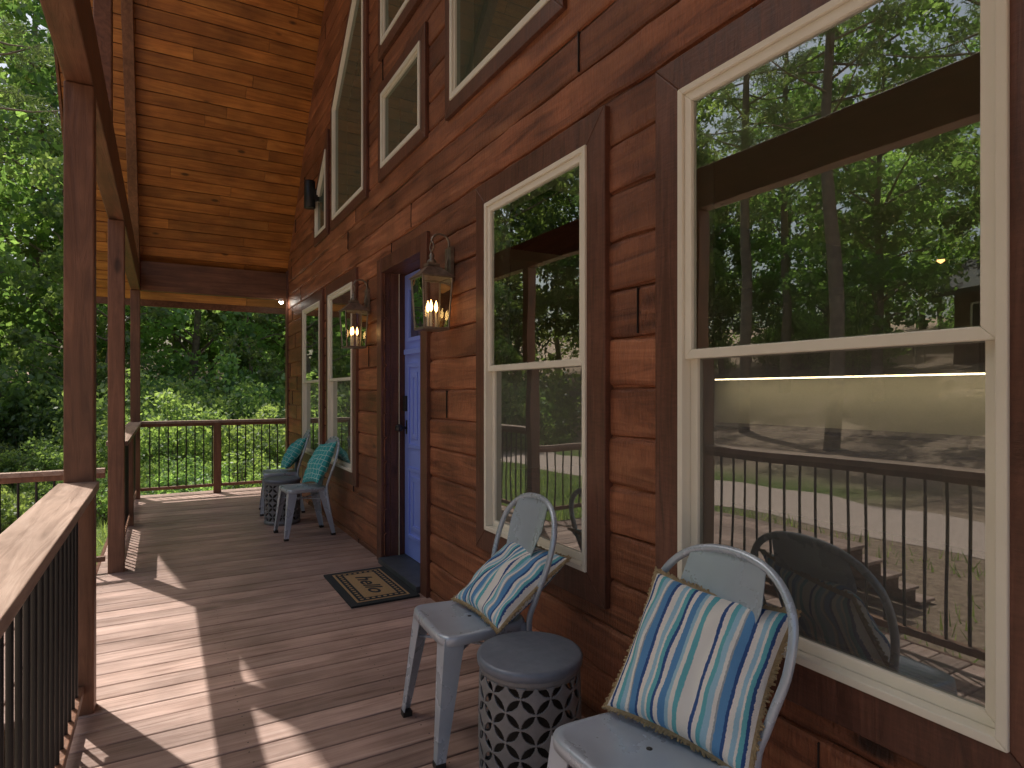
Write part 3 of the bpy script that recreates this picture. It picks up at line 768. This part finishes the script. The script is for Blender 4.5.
def pine(name, h, seed):
    r = random.Random(seed); tubes = []
    tubes.append(([(0.1*math.sin(i),0.1*math.cos(i*1.3),h*i/10-0.2) for i in range(11)],[0.2*(1-i/11)+0.02 for i in range(11)],10))
    cent = []; rad = []
    for k in range(50):
        t = k/50; z = h*(0.45+0.55*t); q = (1-t)**0.7*2.6*r.uniform(0.5,1)+0.2; a = k*2.4
        c = (q*math.cos(a), q*math.sin(a), z+0.1*q)
        tubes.append(([(0,0,z-0.2),(c[0]*.6,c[1]*.6,z-0.05),c],[0.04,0.025,0.01],5))
        for s in (0.6,1.0): cent.append((c[0]*s+r.uniform(-.3,.3),c[1]*s+r.uniform(-.3,.3),z+r.uniform(-.1,.3))); rad.append(r.uniform(0.3,0.5))
    V, Rn = leaf_quads(np.array(cent), rad, 100, 0.28, 0.6, 0.10)
    return veg_mesh(name, tubes, V, Rn, M_pine)
def bush(name, h, w, ncl, per, size, leafm, seed):
    r = random.Random(seed); tubes = []; cent = []; rad = []
    for k in range(ncl):
        a = r.uniform(0,6.28); q = w*math.sqrt(r.random())*0.8; z = h*r.uniform(0.15,0.9)*(1-0.45*(q/w)**2)
        c = (q*math.cos(a), q*math.sin(a), z); cent.append(c); rad.append(r.uniform(0.16,0.34)*h/1.5+0.06)
        tubes.append(([(c[0]*.2,c[1]*.2,-0.1),(c[0]*.7,c[1]*.7,z*.6),c],[0.015,0.01,0.004],4))
    V, Rn = leaf_quads(np.array(cent), rad, per, size)
    return veg_mesh(name, tubes, V, Rn, leafm)
TA = broadleaf('oak_mesh', 17, 3.0, 4.4, 85, 140, 0.26, M_leafA, 1)
TB = broadleaf('maple_mesh', 14, 1.8, 3.8, 75, 150, 0.23, M_leafB, 2)
TC = broadleaf('sapling_mesh', 8, 0.8, 2.2, 50, 150, 0.15, M_leafB, 3)
TP = pine('pine_mesh', 20, 4)
BA = bush('bush_mesh', 2.2, 1.6, 50, 110, 0.12, M_leafB, 5)
BB = bush('shrub_mesh', 1.2, 1.1, 40, 100, 0.085, M_leafA, 6)
BC = bush('fern_mesh', 0.8, 1.0, 40, 90, 0.075, M_leafB, 8)
def put(me, name, x, y, s=1.0, parent=None):
    o = bpy.data.objects.new(name, me); C.objects.link(o); o.location = (x,y,gz(x,y)); o.rotation_euler = (0,0,random.uniform(0,6.28)); o.scale = (s,s,s*random.uniform(0.92,1.1))
    if parent: o.parent = parent
    return o
for (me_, nm, x, y, s) in [(TB,'maple_tree',-7.0,25,1.15),(TA,'oak_tree',-3.0,28,1.15),(TB,'maple_tree',1.0,26,1.1),(TA,'oak_tree',4.8,28.5,1.1),(TP,'pine_tree',-4.4,20,0.95),
        (TB,'maple_tree',8.4,26,1.1),(TC,'sapling_tree',-1.6,22.5,1.1),(TC,'sapling_tree',2.8,23,1.05),(TC,'sapling_tree',5.6,22.5,0.9),(TA,'oak_tree',-10.5,27,1.1),(TC,'sapling_tree',-7.0,21.5,1.0),
        (TP,'pine_tree',-14.5,14.5,1.0),(TP,'pine_tree',-16.5,8.0,1.1),(TP,'pine_tree',-20,17,1.0),(TA,'oak_tree',-19,12.5,0.95),(TA,'oak_tree',-21,5,0.9),
        (TP,'pine_tree',-16,2.0,1.0),(TP,'pine_tree',-15.5,22,1.1),(TB,'maple_tree',-20,22,1.1),(TP,'pine_tree',-13.2,10.5,1.05)]:
    put(me_, nm, x, y, s)
far = empty('distant_forest')
for i in range(36):
    a = -0.75+1.45*(i+random.random())/36; d = random.uniform(33, 44)
    put(random.choice((TA,TB,TA,TP,TB)), 'far_tree', -d*math.sin(a), d*math.cos(a), random.uniform(0.9,1.3), far)
for i in range(34):
    a = 0.65+1.35*(i+random.random())/34; d = random.uniform(28, 40)
    put(random.choice((TA,TB,TB,TP)), 'far_tree', -d*math.sin(a), d*math.cos(a), random.uniform(0.75,1.0), far)
und = empty('undergrowth')
for i in range(46):
    x = random.uniform(-12, 11); y = random.uniform(19, 26); put(random.choice((BA,BA,BB)), 'bush', x, y, random.uniform(0.9,1.8), und)
for i in range(50):
    x = random.uniform(-3.0, 7); y = random.uniform(11.3, 18); put(random.choice((BB,BB,BC,BA if y > 15 else BC)), 'shrub', x, y, random.uniform(0.5,1.0), und)
for i in range(30):
    x = random.uniform(-30, -23); y = random.uniform(-6, 30); put(BA, 'bush', x, y, random.uniform(0.8,1.4), und)
n = 70000; gx = rng.uniform(-9.5, 8, n); gy = rng.uniform(-3, 26, n)
keep = ((gy > 9.4) | (gx < -0.7)) & ~((gx < -5.6)) & ~((gx > -4.6) & (gy > 3.1) & (gy < 5.5)) & ~((gy < 6) & (rng.uniform(0,1,n) < 0.6)); gx = gx[keep]; gy = gy[keep]; n = len(gx)
g0 = np.array([gz(a,b) for a,b in zip(gx,gy)]); hh = rng.uniform(0.06,0.2,n); an = rng.uniform(0,6.28,n); wv = rng.uniform(0.006,0.014,n)
dx = np.cos(an)*wv; dy = np.sin(an)*wv; lx = rng.normal(0,0.05,n); ly = rng.normal(0,0.05,n)
V = np.stack([np.stack([gx-dx,gy-dy,g0-0.01],1),np.stack([gx+dx,gy+dy,g0-0.01],1),np.stack([gx+lx,gy+ly,g0+hh],1)],1).reshape(-1,3)
me = bpy.data.meshes.new('grass'); me.from_pydata(V.tolist(), [], [(3*i,3*i+1,3*i+2) for i in range(n)]); me.materials.append(leafmat('grass_blades', (0.08,0.13,0.03),(0.14,0.21,0.05),(0.22,0.29,0.08)))
at = me.attributes.new('rnd','FLOAT','FACE'); at.data.foreach_set('value', rng.uniform(0,1,n).tolist()); C.objects.link(bpy.data.objects.new('grass', me))

nb = empty('neighbour_cabin', (-25.5,8.5,gz(-25.5,8.5)-0.3), R(20))
mb = MB(); mb.box(-2.5,2.5,-3.5,3.5,0,3.0,0)
for s in (-1,1): mb.hexa([(s*3.1,-4,2.7),(s*3.1,4,2.7),(0,4,5.2),(0,-4,5.2)],[(s*3.1,-4,2.9),(s*3.1,4,2.9),(0,4,5.4),(0,-4,5.4)],1)
mb.add([(-2.5,-3.5,3),(2.5,-3.5,3),(0,-3.5,5.1)],[(0,1,2)],0); mb.add([(-2.5,3.5,3),(2.5,3.5,3),(0,3.5,5.1)],[(0,2,1)],0)
for yy in (-2.2,0.2,2.2): mb.box(2.48,2.53,yy-0.4,yy+0.4,1.0,2.3,3); mb.ring([(yy-.48,.92),(yy+.48,.92),(yy+.48,2.38),(yy-.48,2.38)],[(yy-.4,1.0),(yy+.4,1.0),(yy+.4,2.3),(yy-.4,2.3)],2.5,2.56,2)
mb.build('cabin_body', [M_trim, M_roof, M_cream, M_dark], nb)

# ------------------------------------------------------------ light
sd = Vector((-0.20, 0.42, 1.0)).normalized()
w = bpy.data.worlds.new('World'); bpy.context.scene.world = w; w.use_nodes = True
nt = w.node_tree; bg = nt.nodes['Background']; sk = nt.nodes.new('ShaderNodeTexSky'); sk.sky_type = 'NISHITA'; sk.sun_disc = False
sk.sun_elevation = math.asin(sd.z); sk.sun_rotation = math.atan2(sd.x, sd.y); sk.dust_density = 6.0; sk.air_density = 1.3; sk.ozone_density = 1.0
nt.links.new(sk.outputs[0], bg.inputs[0]); bg.inputs[1].default_value = 0.15
sun = bpy.data.lights.new('sun', 'SUN'); sun.energy = 5.0; sun.angle = R(0.5); sun.color = (1,0.95,0.87)
so = bpy.data.objects.new('sun', sun); C.objects.link(so); so.rotation_euler = sd.to_track_quat('Z','Y').to_euler()

cam = bpy.data.cameras.new('camera'); co = bpy.data.objects.new('camera', cam); C.objects.link(co)
co.location = (0,0,H); co.rotation_euler = (R(90),0,-math.atan(349/615)); cam.sensor_width = 36; cam.lens = 615/1024*36; cam.shift_y = 8/1024; cam.clip_end = 800; cam.clip_start = 0.02
sc = bpy.context.scene; sc.camera = co
sc.view_settings.view_transform = 'Standard'; sc.view_settings.look = 'None'; sc.view_settings.exposure = 0
